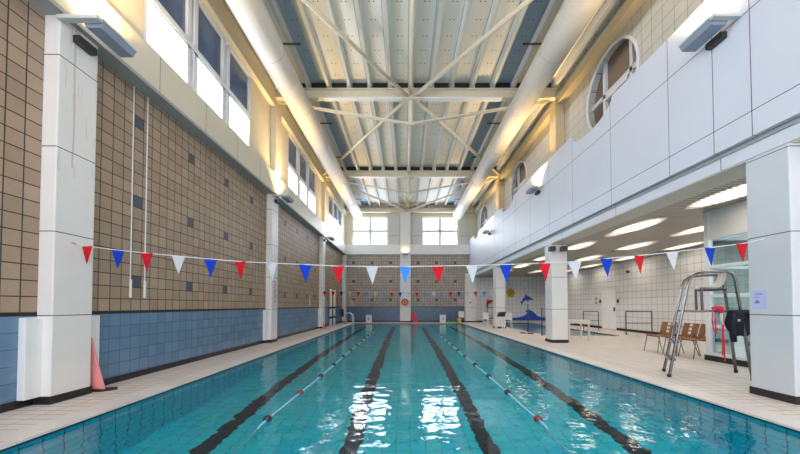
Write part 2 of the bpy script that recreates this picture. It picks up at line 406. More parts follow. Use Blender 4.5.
def window(axis, c, u0, u1, z0, z1, cols, zsplit, dark_top, gapw=.1, depth=.13):
    WN[0] += 1
    f = MB(); n = 'window_%d' % WN[0]
    def bx(m, a, b, za, zb, d0=0, d1=depth):
        s_ = 1 if axis == 0 else 1
        if axis == 0: m.box(c+d0-depth/2, c+d1-depth/2, a, b, za, zb)
        else: m.box(a, b, c+d0-depth/2, c+d1-depth/2, za, zb)
    bx(f, u0, u1, z0, z0+.08); bx(f, u0, u1, z1-.08, z1)
    bx(f, u0, u0+.08, z0, z1); bx(f, u1-.08, u1, z0, z1)
    pw = (u1-u0)/cols
    for k in range(1, cols):
        if gapw > .2:
            bx(f, u0+pw*k-gapw/2, u0+pw*k-.05, z0, z1); bx(f, u0+pw*k+.05, u0+pw*k+gapw/2, z0, z1); bx(f, u0+pw*k-.05, u0+pw*k+.05, z0, z1, 0, depth*.55)
        else: bx(f, u0+pw*k-gapw/2, u0+pw*k+gapw/2, z0, z1)
    bx(f, u0, u1, zsplit-.1, zsplit+.1)
    fr = struct(f, n, 'frame', bevel=.008)
    for k in range(cols):
        for r_, (za, zb) in enumerate(((z0, zsplit), (zsplit, z1))):
            g = MB(); bx(g, u0+pw*k+.03, u0+pw*(k+1)-.03, za+.03, zb-.03, depth/2-.006, depth/2+.006)
            o = g.build('pane', 'glass_dark' if (dark_top and r_) else 'glass', fr)
            if dark_top: lab(o, 'dark tinted upper pane' if r_ else 'bright white lower pane')
            s = MB(); e = .045
            for (aa, bb, cc, dd) in ((u0+pw*k, u0+pw*(k+1), za, za+e), (u0+pw*k, u0+pw*(k+1), zb-e, zb)):
                bx(s, aa, bb, cc, dd, -.02, depth+.02)
            s.build('sash', 'frame', fr)
    return fr
for a, b in WY: window(0, -4.62, a, b, 5.78, 8.02, 3, 6.78, True, .34)
# far wall
m = MB(); m.box(XL-.3, .05, YF, YF+.4, 0, 5.10); struct(m, 'wall_far_left', 'wall_fl')
m = MB(); m.box(.05, 4.9, YF, YF+.4, 0, 5.10); struct(m, 'wall_far_right', 'wall_fr')
m = MB(); m.box(4.9, XR+.3, YF, YF+.4, 0, 3.7); struct(m, 'wall_far_annex', 'white_tile_x')
m = MB(); m.box(XL, 4.9, YF-.16, YF, 5.08, 5.82); struct(m, 'trim_4', 'white')
m = MB()
for a, b in ((XL-.3, -3.95), (-1.3, 1.3), (4.0, 5.8)): m.box(a, b, YF, YF+.4, 5.1, 9.1)
for a, b in ((-3.95, -1.3), (1.3, 4.0)): m.box(a, b, YF, YF+.4, 5.1, 5.80); m.box(a, b, YF, YF+.4, 7.95, 9.1)
struct(m, 'wall_far_upper', 'cream_plain')
m = MB(); m.box(-1.25, -.45, YF-.06, YF, 5.84, 7.9); m.box(.5, 1.25, YF-.06, YF, 5.84, 7.9); m.box(4.1, 4.8, YF-.06, YF, 5.84, 7.9)
struct(m, 'trim_5', 'grey_panel')
window(1, YF+.18, -3.95, -1.3, 5.80, 7.95, 2, 6.87, False, .2); window(1, YF+.18, 1.3, 4.0, 5.80, 7.95, 2, 6.87, False, .2)
# wall behind the viewer, tall windows added unseen for fill light
m = MB()
m.box(XL-.3, XR+.3, YB-.4, YB, 0, .6); m.box(XL-.3, XR+.3, YB-.4, YB, 7.4, 9.1)
for a, b in ((XL-.3, -4.2), (-.1, .5), (4.6, 6.2), (10.2, XR+.3)): m.box(a, b, YB-.4, YB, .6, 7.4)
m.box(6.2, 10.2, YB-.4, YB, 2.8, 7.4); struct(m, 'wall_rear', 'white')
window(1, YB-.2, -4.2, -.1, .6, 7.4, 4, 4, False); window(1, YB-.2, .5, 4.6, .6, 7.4, 4, 4, False); window(1, YB-.2, 6.2, 10.2, .6, 2.8, 3, 1.7, False)
# roof deck, ribs run away from the viewer
prof = []
X0r, X1r = -4.98, 5.7
ribs = [.2+.7*k for k in range(-7, 8)]
pts = [(X0r, 8.86)]
for x in ribs:
    if x-.13 < X0r or x+.13 > X1r: continue
    pts += [(x-.085, 8.86), (x-.05, 8.67), (x+.05, 8.67), (x+.085, 8.86)]
pts.append((X1r, 8.86)); pts += [(X1r, 9.05), (X0r, 9.05)]
m = MB()
n = len(pts); vs = [(x, YB-.4, z) for x, z in pts] + [(x, YF+.4, z) for x, z in pts]
fs = [(i, i+n, (i+1) % n+n, (i+1) % n) for i in range(n)]
m.add(vs, fs); struct(m, 'ceiling', 'deck_roof')
# right side: gallery parapet, fascia, slab, tiled gallery wall with round windows
CY = [1.3, 8.45, 15.35, 22.1]; R = 1.08
top = 6.17; poly = [(YB, 3.62), (YF, 3.62), (YF, top-.02)]
for c in reversed(CY):
    wv = .95 if c < 22 else .7
    a = [(c+wv*math.cos(q), top-.36*math.sin(q)) for q in [PI*k/12 for k in range(13)]]
    poly += [(c+wv+.08, top)] + a + [(c-wv-.08, top)]
poly.append((YB, top))
m = MB(); m.prism(poly, 0, 4.85, 4.97); struct(m, 'wall_gallery', 'parapet')
m = MB(); m.box(4.93, 5.02, YB, YF, 3.55, 3.66); struct(m, 'trim_6', 'grey_paint')
m = MB(); m.box(4.95, 5.50, YB, YF, 3.36, 3.58); struct(m, 'trim_7', 'fascia')
m = MB(); m.box(4.965, 5.52, YB, YF, 3.34, 3.365); struct(m, 'trim_8', 'soffit')
m = MB(); m.box(5.50, XR+.3, YB, YF, 3.40, 3.9); struct(m, 'ceiling_annex', 'slat')
WXR = 5.42
m = MB(); N = 48
segs = []; y = YB
for c in CY: segs.append((y, c-R-.1)); y = c+R+.1
segs.append((y, YF))
z0, z1 = 3.9, 8.9; zc = 7.0
for a, b in segs: m.add([(WXR,a,z0),(WXR,b,z0),(WXR,b,z1),(WXR,a,z1)], [(0,1,2,3)])
for c in CY:
    ya, yb = c-R-.1, c+R+.1
    vs = []; fs = []
    for k in range(N):
        q = 2*PI*k/N; cy, sz = math.cos(q), math.sin(q)
        vs.append((WXR, c+R*cy, zc+R*sz))
        # ray to the rectangle
        tt = min(((R+.1)/abs(cy)) if abs(cy) > 1e-6 else 99, ((z1-zc) if sz > 0 else (zc-z0))/abs(sz) if abs(sz) > 1e-6 else 99)
        vs.append((WXR, c+tt*cy, zc+tt*sz))
        vs.append((WXR+.28, c+R*cy, zc+R*sz))
    for k in range(N):
        j = (k+1) % N; fs += [(3*k, 3*j, 3*j+1, 3*k+1), (3*k, 3*k+2, 3*j+2, 3*j)]
    m.add(vs, fs)
    for (yy, zz) in ((ya, z1), (yb, z1), (ya, z0), (yb, z0)):      # corner triangles missed by the rays
        s1 = 1 if yy > c else -1; s2 = 1 if zz > zc else -1
        H = (z1-zc) if s2 > 0 else (zc-z0); best = None
        ks = [k for k in range(N) if math.cos(2*PI*k/N)*s1 > 1e-6 and math.sin(2*PI*k/N)*s2 > 1e-6]
        side = [k for k in ks if (R+.1)/abs(math.cos(2*PI*k/N)) <= H/abs(math.sin(2*PI*k/N))]
        topk = [k for k in ks if k not in side]
        ka = max(side, key=lambda k: abs(math.sin(2*PI*k/N)))
        if topk:
            kb = min(topk, key=lambda k: abs(math.sin(2*PI*k/N))); qb = 2*PI*kb/N; tb = H/abs(math.sin(qb))
            pb = (WXR, c+tb*math.cos(qb), zz)
        else: pb = (WXR, c, zz)
        qa = 2*PI*ka/N; ta = (R+.1)/abs(math.cos(qa))
        m.add([(WXR, yy, zc+ta*math.sin(qa)), (WXR, yy, zz), pb], [(0, 1, 2)])
o = struct(m, 'wall_right_upper', 'gallery_tile')
m = MB(); m.box(WXR+.28, WXR+.36, YB, YF, 3.9, 8.9); struct(m, 'wall_right_outer', 'cream_plain')
for c in CY[1:]:
    WN[0] += 1
    f = MB(); f.tube([(WXR-.01, c+(R-.03)*math.cos(2*PI*k/48), zc+(R-.03)*math.sin(2*PI*k/48)) for k in range(48)], .04, 8, True)
    fr = struct(f, 'window_%d' % WN[0], 'frame', smooth=True)
    g = MB(); g.prism([(c+(R-.02)*math.cos(2*PI*k/40), zc+(R-.02)*math.sin(2*PI*k/40)) for k in range(40)], 0, WXR+.2, WXR+.24); lab(g.build('pane', 'glass_brown', fr), 'brown shaded glass')
    b = MB()
    def chord(u): return math.sqrt(max(0, R*R-u*u))-.02
    for u in (-.62, .45): b.box(WXR+.12, WXR+.22, c+u-.05, c+u+.05, zc-chord(u), zc+chord(u))
    for u in (.05,): b.box(WXR+.12, WXR+.22, c-chord(u), c+chord(u), zc+u-.06, zc+u+.06)
    b.box(WXR+.10, WXR+.2, c-.50, c+.40, zc-.12, zc-.03)
    b.build('mullion', 'frame', fr)
# eaves beam on the gallery side and yellow piers
m = MB(); m.box(5.18, 5.42, YB, YF, 8.12, 8.34); struct(m, 'trim_9', 'yellow_paint')
# annex walls
m = MB(); m.box(XR, XR+.3, YB, YF, 0, 3.6); struct(m, 'wall_right', 'white_tile_y')
m = MB(); m.box(XR-.03, XR, 7.6, 16.42, 0, .12); m.box(XR-.03, XR, 17.65, YF, 0, .12); m.box(5.3, 5.9, YF-.03, YF, 0, .12)
struct(m, 'baseboard_right', 'black')
# door
m = MB(); m.box(XR-.05, XR-.01, 16.42, 17.62, .02, 2.02); d = struct(m, 'door_1', 'door', bevel=.01)
m = MB(); m.box(XR-.09, XR-.05, 16.5, 16.56, .95, 1.15); m.build('door_handle', 'black_plastic', d)
# glazed office partition in the annex
GX, GY = 6.92, 7.5
m = MB(); WN[0] += 1
zs = (.15, .78, 1.47, 2.12, 2.78)
ys = [7.42, 6.42, 5.42, 4.42, 3.42, 2.42, 1.42]
for i, y in enumerate(ys): m.box(GX, GX+.1, y-.05 if i else y-.04, y+.05 if i else y+.08, 0, 3.4)
for z in zs: m.box(GX+.01, GX+.09, 1.4, 7.44, z-.035, z+.035)
for x in (8.2, 9.4): m.box(x-.04, x+.04, GY-.09, GY-.01, 0, 3.4)
for z in zs: m.box(GX+.1, XR, GY-.09, GY-.01, z-.035, z+.035)
gl = struct(m, 'window_%d' % WN[0], 'frame', bevel=.006)
for y in ys[:-1]:
    for a, b in zip(zs, zs[1:]):
        g = MB(); g.box(GX+.045, GX+.055, y-.96, y-.04, a+.03, b-.03); g.build('pane', 'glass_office', gl)
g = MB(); g.box(GX+.1, XR, GY-.055, GY-.045, .15, 2.78); g.build('pane', 'glass_office', gl)
g = MB(); g.box(GX+.03, GX+.07, 1.4, 7.42, 2.80, 3.4); g.box(GX+.1, XR, GY-.08, GY-.03, 2.8, 3.4); lab(g.build('top_panel', 'white', gl), 'solid white panels above the glass')
g = MB(); g.box(GX-.02, GX+.12, 1.38, GY+.02, 0, .12); g.build('plinth', 'black', gl)
m = MB(); m.box(GX, XR, 1.2, 1.3, 0, 3.4); struct(m, 'wall_office', 'white')

t = thing('office_fill', 'added fill panel for ceiling glow inside the glazed office', 'ceiling glow', (8.4, 5.0, 3.4))  # lamp added to brighten the dark office interior
m = MB(); m.box(7.8, 9.0, 4.7, 5.3, 3.35, 3.395); m.build('housing', 'white', t); m = MB(); m.box(7.85, 8.95, 4.75, 5.25, 3.342, 3.35); m.build('glow_panel', 'office_glow', t)
area('office_fill_area', (8.4, 5.0, 3.33), (0, 0, 0), 1.1, .5, 90, (.95, 1, 1))
# ------------------------------------------------------------------ pillars
def pillar(x0, x1, y0, y1, z1, mat, label, plinth, extra=None):
    t = thing('pillar', label, 'pillar', ((x0+x1)/2, (y0+y1)/2, 0), 0, 'clad concrete pillars')
    m = MB(); m.box(x0, x1, y0, y1, 0, z1); m.build('shaft', mat, t, bevel=.012)
    e = .012
    m = MB(); m.box(x0-e*(x0 > 0), x1+e, y0-e, y1+e, 0, .1); m.build('plinth', 'black', t)
    if extra:
        a, b, zt = extra; m = MB(); m.box(x0, x0+.09, y0-a, y1+b, .1, zt)
        lab(m.build('base_cover', 'white', t, bevel=.006), 'white boxed panel behind the foot')
    return t
LP = [(-2.4, 'pillar'), (4.13, 'pillar_st'), (10.9, 'pillar'), (17.66, 'pillar'), ]
names = ['white pillar on the left nearest the viewer beyond the frame', 'nearest white pillar on the left wall, streaked with rust, pink board at its foot',
         'second white pillar along the left wall, with vertical red lettering', 'third white pillar along the left wall, beside the tall white poles']
for (y, mt), nm in list(zip(LP, names))[1:]:
    pillar(XL, -4.48, y, y+.53, 5.04, mt, nm, True, (.19, .24, 1.1))
for y, nm in ((4.13, 'nearest square pillar on the right with a lilac notice pinned on it'), (10.9, 'square white pillar in mid right with two black boxes at its head'),
              (17.66, 'square white pillar on the right beside the learner pool, third along')):
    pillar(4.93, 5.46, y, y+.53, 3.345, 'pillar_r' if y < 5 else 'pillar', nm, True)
t = pillar(4.46, 5.3, YF-.4, YF, 3.62, 'pillar', 'broad white pillar in the far right corner of the pool hall', True)
t = pillar(-.37, .42, YF-.3, YF, 8.3, 'pillar', 'tall white pillar in the middle of the far wall with an orange lifebuoy', True)
t = pillar(-4.68, -4.42, YF-.28, YF, 5.08, 'pillar', 'slim cream pillar in the far left corner behind the pool ladder', True)
# piers above the ledges, carrying the roof beams
for y, nm in ((4.13, 'nearest'), (10.9, 'second'), (17.66, 'third')):
    m = MB(); m.box(-4.58, -4.38, y, y+.5, 5.8, 8.3); tag(m.build('wall_pier', 'cream_plain', bevel=.01, loc=(-4.48, y+.25, 5.8)), 'cream upper pier over the %s pillar of the left wall' % nm, 'pier', 'upper wall piers')
    m = MB(); m.box(5.12, 5.42, y, y+.45, 3.9, 8.3); tag(m.build('wall_pier', 'yellow_paint', bevel=.01, loc=(5.27, y+.25, 3.9)), 'yellowed upper pier behind the gallery parapet, %s from the viewer' % nm, 'pier', 'upper wall piers')

# ------------------------------------------------------------------ roof steel
def beam(y, label):
    t = thing('roof_beam', label, 'beam', (.2, y, 8.3), 0, 'trussed roof beams')
    m = MB()
    m.box(-4.45, 5.15, y-.1, y+.1, 8.30, 8.33); m.box(-4.45, 5.15, y-.012, y+.012, 8.33, 8.60); m.box(-4.45, 5.15, y-.1, y+.1, 8.60, 8.63)
    m.build('girder', 'cream_plain', t)
    m = MB(); m.box(-2.75, 3.3, y-.13, y+.06, 8.26, 8.30); m.build('lit_flange_strip', 'white', t)  # added white strip stands in for the lit bottom flange
    for x in ribs:
        if -4.3 < x < 4.5: m = MB(); m.box(x+.10, x+.60, y-.02, y+.06, 8.63, 8.85); m.build('rib_gap_dark', 'black', t)  # black boxes stand in for the dark gaps between ribs above the beam
    m = MB(); m.tube([(.2, y, 8.3), (.2, y, 7.45)], .075); m.box(.07, .33, y-.05, y+.05, 7.38, 7.50); m.build('king_post', 'cream_plain', t)
    for s in (-1, 1):
        m = MB()
        for dy in (-.05, .05): m.bar((.2+s*.08, y+dy, 7.44), (.2+s*4.75, y+dy, 8.24), .025, .05)
        m.build('tie_rod', 'cream_plain', t)
    m = MB(); m.box(-.1, .5, y-.2, y+.2, 8.22, 8.26); m.build('gusset_plate', 'cream_plain', t)
beam(4.13+.2, 'trussed white roof beam nearest the viewer, above the top edge of the view')
beam(10.95, 'white trussed roof beam across the hall, largest and nearest in view')
beam(17.7, 'white trussed roof beam across the hall, the middle one')
m = MB(); m.box(XL, 5.42, 24.1, 24.4, 8.22, 8.5); tag(m.build('end_beam', 'cream_plain', bevel=.01, loc=(.2, 24.25, 8.22)), 'plain cream beam along the top of the far windows', 'beam')
m = MB(); m.tube([(.2, YB, 8.5), (.2, YF, 8.5)], .055, 12); tag(m.build('ridge_pipe', 'cream_plain', smooth=True, loc=(.2, 10, 8.5)), 'straight white pipe running down the centre of the ceiling', 'pipe')
Bn = ((-4.5, 4.3, .1, 10.9, 'near bay, rising from the left'), (5.2, 4.3, .3, 10.9, 'near bay, rising from the right'),
      (-4.5, 17.6, .1, 11.0, 'middle bay, rising from the left'), (5.2, 17.6, .3, 11.0, 'middle bay, rising from the right'),
      (-4.5, 17.8, .1, 24.2, 'far bay, rising from the left'), (5.2, 17.8, .3, 24.2, 'far bay, rising from the right'))
for x, y, x1, y1, nm in Bn:
    m = MB(); m.tube([(x, y, 8.36), (x1, y1, 8.36)], .062, 10)
    tag(m.build('roof_brace', 'cream_plain', smooth=True, loc=((x+x1)/2, (y+y1)/2, 8.36)), 'white diagonal roof brace of the ' + nm, 'brace', 'diagonal roof braces')
t = thing('roof_bracket', 'small ochre fan bracket under the ceiling before the far beam', 'bracket', (.15, 22, 8.0))
m = MB(); m.box(.05, .25, 21.96, 22.04, 7.95, 8.66); m.build('post', 'yellow_paint', t)
for s in (-1, 1):
    for e in (.45, .9):
        m = MB(); m.bar((.15, 22, 8.0), (.15+s*e, 22, 8.3 if e > .6 else 8.66), .04, .05); m.build('strut', 'yellow_paint', t)
def duct(x, nm):
    t = thing('ventilation_duct', nm, 'duct', (x, 10, 7.9), 0, 'round ventilation ducts')
    m = MB(); m.tube([(x, YB, 7.9), (x, 23.7, 7.9)], .36, 40); m.build('duct_tube', 'duct', t, smooth=True)
    for y in (2.3, 6.3, 9.4, 13.2, 17.0, 20.4): m = MB(); m.tube([(x, y-.03, 7.9), (x, y+.03, 7.9)], .366, 40); m.build('joint_band', 'duct', t)
    for y in (3.2, 6.2, 9.0, 13, 16, 19.3, 22.4):
        s = 1 if x < 0 else -1
        m = MB(); m.bar((x, y, 8.26), (x, y, 8.64), .02, .02); m.bar((x-s*.45, y, 8.63), (x+s*.55, y, 8.63), .04, .04); m.build('hanger', 'steel', t)
duct(-3.5, 'big round pale ventilation duct along the left side of the ceiling')
duct(3.88, 'big round pale ventilation duct along the right side of the ceiling')

# ------------------------------------------------------------------ uplights on the pillars
def uplight(side, y, label, power=62):
    s = side; base = -4.48 if s < 0 else 4.85
    xin, xout = (-3.95, -4.22) if s < 0 else (4.46, 4.76); z = 4.92 if s < 0 else 5.40
    t = thing('uplight', label, 'wall lamp', (base, y+.25, z), 0, 'pillar uplights')
    a, b = sorted((xin, xout))
    m = MB(); m.prism([(a+.04, z-.03), (b-.04, z-.03), (b, z+.05), (b, z+.08), (a, z+.08), (a, z+.05)], 1, y+.04, y+.56); h = lab(m.build('housing', 'lamp_box', t, bevel=.006), 'blue grey lamp housing')
    m = MB(); m.box(a+.03, b-.03, y+.07, y+.53, z+.081, z+.088); lab(m.build('lamp_glass', 'lamp_on', h), 'glowing warm lamp glass')
    m = MB(); m.box(a-.008, b+.008, y+.03, y+.57, z+.055, z+.085); lab(m.build('rim', 'lamp_metal', h), 'pale metal rim')
    m = MB(); m.box(min(a, base), max(b, base), y-.05, y+.03, z+.02, z+.07); m.build('arm', 'lamp_metal', t)
    g = base-s*.10; m = MB(); m.box(min(base, g), max(base, g), y+.16, y+.42, z-.12, z-.02); lab(m.build('gear_box', 'black_plastic', t, bevel=.01), 'black control box')
    area('uplight_and_fill', ((a+b)/2, y+.3, z+.11), (PI, 0, 0), .42, .18, power, (1, .66, .30), 2.1)
ordn = ('nearest the viewer', 'second along', 'third along')
for y, nm in zip((4.13, 10.9, 17.66), ordn):
    uplight(-1, y, 'flat grey blue uplight on the left wall pillar, %s' % nm)
    uplight(1, y+.5, 'flat grey blue uplight bracketed from the right gallery panels, %s' % nm)
area('uplight_and_fill', (-4.08, -2.2, 5.06), (PI, 0, 0), .45, .2, 62, (1, .66, .30), 2.1); area('uplight_and_fill', (4.15, -2.2, 5.06), (PI, 0, 0), .45, .2, 62, (1, .66, .30), 2.1)  # unseen lamps added behind the viewer to brighten the near ceiling
area('uplight_and_fill', (.02, 24.0, 5.2), (PI, 0, 0), .3, .2, 4, (1, .75, .4))
t = thing('uplight', 'small uplight high on the central far pillar', 'wall lamp', (.02, 24.1, 4.95), 0, 'pillar uplights')
m = MB(); m.box(-.2, .24, 23.9, 24.15, 5.0, 5.08); m.build('housing', 'lamp_box', t, bevel=.01)
m = MB(); m.box(-.1, .14, 24.05, 24.15, 4.72, 5.0); m.build('arm', 'lamp_metal', t)

# glowing panels added in place of bright reflections on the annex ceiling
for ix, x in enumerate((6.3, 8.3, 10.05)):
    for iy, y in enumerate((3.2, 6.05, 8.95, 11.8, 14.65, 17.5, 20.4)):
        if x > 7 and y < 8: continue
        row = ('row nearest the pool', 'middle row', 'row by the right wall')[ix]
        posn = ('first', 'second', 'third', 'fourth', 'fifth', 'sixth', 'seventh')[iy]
        t = thing('ceiling_glow', 'added lens-shaped panel imitating ceiling glow, %s, %s from the front' % (row, posn), 'ceiling glow', (x, y, 3.4), 0, 'annex ceiling glow panels')
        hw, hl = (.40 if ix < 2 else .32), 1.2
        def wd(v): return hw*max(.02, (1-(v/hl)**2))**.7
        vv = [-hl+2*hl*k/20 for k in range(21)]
        m = MB(); m.prism([(x+wd(v), y+v) for v in vv]+[(x-wd(v), y+v) for v in reversed(vv)], 2, 3.388, 3.396); d_ = lab(m.build('glow_panel', 'glow_band', t), 'added diffuser')
        m = MB()
        for i in range(1, 21): v = -hl+i*2*hl/21; m.box(x-wd(v), x+wd(v), y+v-.006, y+v+.006, 3.37, 3.388)
        m.build('rib_strip', 'slat', t)  # strips imitate the ceiling ribs crossing the bright band

# ------------------------------------------------------------------ bunting across the pool
def bunting(y, xs, zs, cols, label, w, h):
    t = thing('bunting', label, 'bunting', (xs[0], y, zs[0]), 0)
    m = MB(); m.tube([(a, y, b) for a, b in zip(xs, zs)], .006, 6); m.build('cord', 'cord', t)
    return t
def pennant(t, x, y, z, w, h, col, tw=0):
    m = MB(); e = .004; dx = w/2*math.cos(tw); dy = w/2*math.sin(tw)
    vs = []
    for s in (-e, e): vs += [(x-dx, y-dy+s, z), (x+dx, y+dy+s, z), (x+dx*.1, y+s-.01, z-h)]
    m.add(vs, [(0,1,2), (5,4,3), (0,3,4,1), (1,4,5,2), (2,5,3,0)])
    lab(m.build('pennant', col, t), '%s triangular flag' % {'red': 'red', 'blue': 'blue', 'wht': 'white', 'skyblue': 'blue'}[col])
YBN = 4.45
fl = [(86,246,'red'),(117,250,'blue'),(146,253,'red'),(178,256,'wht'),(210,259,'blue'),(240,261.5,'red'),(272,263,'wht'),(305,264.5,'blue'),(338,266,'red'),(372,266.5,'wht'),
      (405,266.5,'skyblue'),(438,266,'red'),(472,265.5,'wht'),(506,264.5,'blue'),(545,263,'red'),(575,261.5,'wht'),(607,258.5,'blue'),(640,255.5,'red'),(673,252,'wht'),(711,247.5,'blue'),(743,243.5,'red')]
def un(px, py, y): return (px-405)/325*y, EYE+(305.4-py)/325*y
pts = [(-4.48, 2.09)] + [un(a, b, YBN) for a, b, c in fl] + [(4.93, 2.16)]
t = bunting(YBN, [p[0] for p in pts], [p[1] for p in pts], None, 'near string of red, white and blue pennants across the pool', .17, .25)
random.seed(3)
for a, b, c in fl:
    x, z = un(a, b, YBN); pennant(t, x, YBN, z, .172, .25, c, random.uniform(-.35, .35))
YB2 = 17.5; xs = [-4.48+.452*k for k in range(22)]
t = bunting(YB2, [-4.48, -2, 0, 2.5, 5.0], [2.05, 1.98, 1.95, 1.98, 2.05], None, 'far small string of pennants strung across the deep end', .17, .25)
for k, x in enumerate(xs[:21]): pennant(t, x+.15, YB2, 2.0-.05*math.sin((x+4.48)/9.4*PI), .2, .28, ('skyblue', 'red', 'blue', 'wht', 'red', 'skyblue', 'wht')[k % 7] if k else 'red', 0)

# ------------------------------------------------------------------ lane ropes
def rope(x, label, cols, dark=None):
    t = thing('lane_rope', label, 'lane rope', (x, 0, WZ), 0, 'lane ropes')
    m = MB(); m.tube([(x+.01*math.sin(y*1.3), y, WZ+.012-(.10 if y < 3.4 else 0)) for y in [PY0+.02+k*.25 for k in range(100)]], .011, 8); m.build('cord', 'rope_blue', t, smooth=True)
    y = 3.72; i = 0
    while y < 22.4:
        m = MB(); m.lathe([(.012, -.05), (.034, -.045), (.046, -.02), (.046, .02), (.034, .045), (.012, .05)], (x+.01*math.sin(y*1.3), y, WZ+.014), 16, 1)
        m.build('float', 'float_red' if i in cols else 'float_dark', t, smooth=True); y += 1.13; i += 1
rope(-1.55, 'blue lane rope with dark floats on the left half of the pool', (1,))
rope(1.52, 'blue lane rope with dark floats on the right half of the pool', (0,))

# ------------------------------------------------------------------ left wall fittings
def pipe(y, zb, nm, dz=.22, top=5.02):
    t = thing('wall_pipe', nm, 'pipe', (XL+.03, y, zb), 0, 'thin pipes on the left wall')
    m = MB(); m.tube([(XL+.025, y, zb+.1), (XL+.025, y, top)], .009, 8); m.build('pipe', 'white', t)
    m = MB(); m.tube([(XL+.03, y, zb), (XL+.03, y, zb+dz*1.4)], .02, 12); m.build('sleeve', 'white', t)
pipe(5.50, 1.38, 'thin white vertical pipe on the left wall tiles, the nearer of the pair')
pipe(5.80, 1.38, 'thin white vertical pipe on the left wall tiles, the further of the pair')
pipe(15.9, 1.25, 'short white sleeve pipe on the middle bay of the left wall', top=1.75)
# signs
def flat_sign(name, label, cat, x, y0, y1, z0, z1, mat, ink=None, side=1, rows=4, inkmat='ink'):
    t = thing(name, label, cat, (x, (y0+y1)/2, z0))
    m = MB(); m.box(x, x+.004*side, y0, y1, z0, z1) if side > 0 else m.box(x-.004, x, y0, y1, z0, z1)
    m.build('sheet', mat, t)
    if ink:
        xx = x+.004*side
        for (a, b, c, d) in ink:
            m = MB(); ya, yb_ = y0+(y1-y0)*a, y0+(y1-y0)*b; za, zb = z1-(z1-z0)*c, z1-(z1-z0)*d
            m.box(min(xx, xx+.002*side), max(xx, xx+.002*side), ya, yb_, min(za, zb), max(za, zb)); m.build('print', inkmat, t)
flat_sign('notice', 'lilac paper notice taped to the nearest right pillar', 'notice', 4.93, 4.43, 4.60, 1.20, 1.46, 'notice',
          [(.25, .85, .2, .24), (.3, .7, .14, .17), (.55, .85, .36, .40), (.5, .85, .58, .7), (.6, .75, .52, .58)], -1)
for i in range(8):
    pass
t = thing('depth_marking', 'vertical red lettering strip on the second left pillar', 'sign', (-4.468, 11.2, 1.28))
for i, z in enumerate([1.36+.095*k for k in range(8)]):
    m = MB(); m.box(-4.48, -4.474, 11.12, 11.26, z, z+.015)
    if i % 2: m.box(-4.48, -4.474, 11.12, 11.14, z, z+.07); m.box(-4.48, -4.474, 11.12, 11.26, z+.05, z+.065)
    else: m.box(-4.48, -4.474, 11.22, 11.26, z, z+.07); m.box(-4.48, -4.474, 11.16, 11.18, z, z+.06)
    m.build('letter', 'red_pl', t)
m = MB(); m.tube([(-4.478, 4.35, 2.09), (-4.44, 4.35, 2.09), (-4.43, 4.35, 2.06)], .006, 8); tag(m.build('cord_hook', 'steel', loc=(-4.47, 4.35, 2.09)), 'small steel hook for the bunting on the nearest left pillar', 'hook')
# pink board leaning by the first pillar
t = thing('leaning_board', 'faded pink tapered board leaning at the foot of the nearest left pillar', 'board', (-4.47, 4.78, 0), 0)
m = MB(); m.add([(-4.56,4.74,.03),(-4.385,4.76,.03),(-4.385,4.80,.03),(-4.56,4.78,.03),(-4.55,4.72,.40),(-4.46,4.73,.40),(-4.46,4.76,.4),(-4.55,4.75,.4),(-4.565,4.70,.80),(-4.53,4.70,.80),(-4.53,4.725,.80),(-4.565,4.725,.80)],
      [(0,1,2,3),(0,1,5,4),(1,2,6,5),(2,3,7,6),(3,0,4,7),(4,5,9,8),(5,6,10,9),(6,7,11,10),(7,4,8,11),(8,9,10,11)]); m.build('board', 'pink', t, bevel=.01)
m = MB(); m.prism([(-4.56, 4.72), (-4.38, 4.73), (-4.27, 4.86), (-4.33, 4.92), (-4.5, 4.86)], 2, 0, .03); lab(m.build('foot', 'black', t), 'black rubber foot')
# tall white poles in the far bay of the left wall
for y, nm in ((19.9, 'nearer'), (20.9, 'further')):
    t = thing('rescue_pole', 'tall white pole upright on the left wall far bay, %s of the two' % nm, 'pole', (-4.55, y, 0), 0, 'white poles by the left wall')
    m = MB(); m.tube([(-4.55, y, 0), (-4.55, y, 2.25)], .075, 14); m.build('pole', 'white', t, smooth=True)
    for z in (.45, 1.05): m = MB(); m.tube([(-4.55, y, z), (-4.55, y, z+.12)], .09, 14); m.build('clamp', 'black_plastic', t)
m = MB(); m.tube([(-4.66, 23.6, 1.0), (-4.55, 23.6, .95), (-4.55, 23.62, .5), (-4.6, 23.6, .42)], [.05, .1, .11, .06], 12); tag(m.build('hanging_hose', 'black_plastic', smooth=True, loc=(-4.58, 23.6, .5)), 'black hose bundle hanging near the far left corner', 'hose')
def small(name, label, cat, x, y, mk): pass
for x, y, lb in ((-4.33, 17.3, 'small red cone at the foot of the third left pillar'), (-4.2, 23.3, 'small red cone in the far left corner of the deck')):
    t = thing('floor_cone', lb, 'cone', (x, y, 0)); m = MB(); m.lathe([(.12, 0), (.12, .03), (.07, .035), (.015, .42)], (x, y, 0), 16); m.build('cone', 'pink', t)

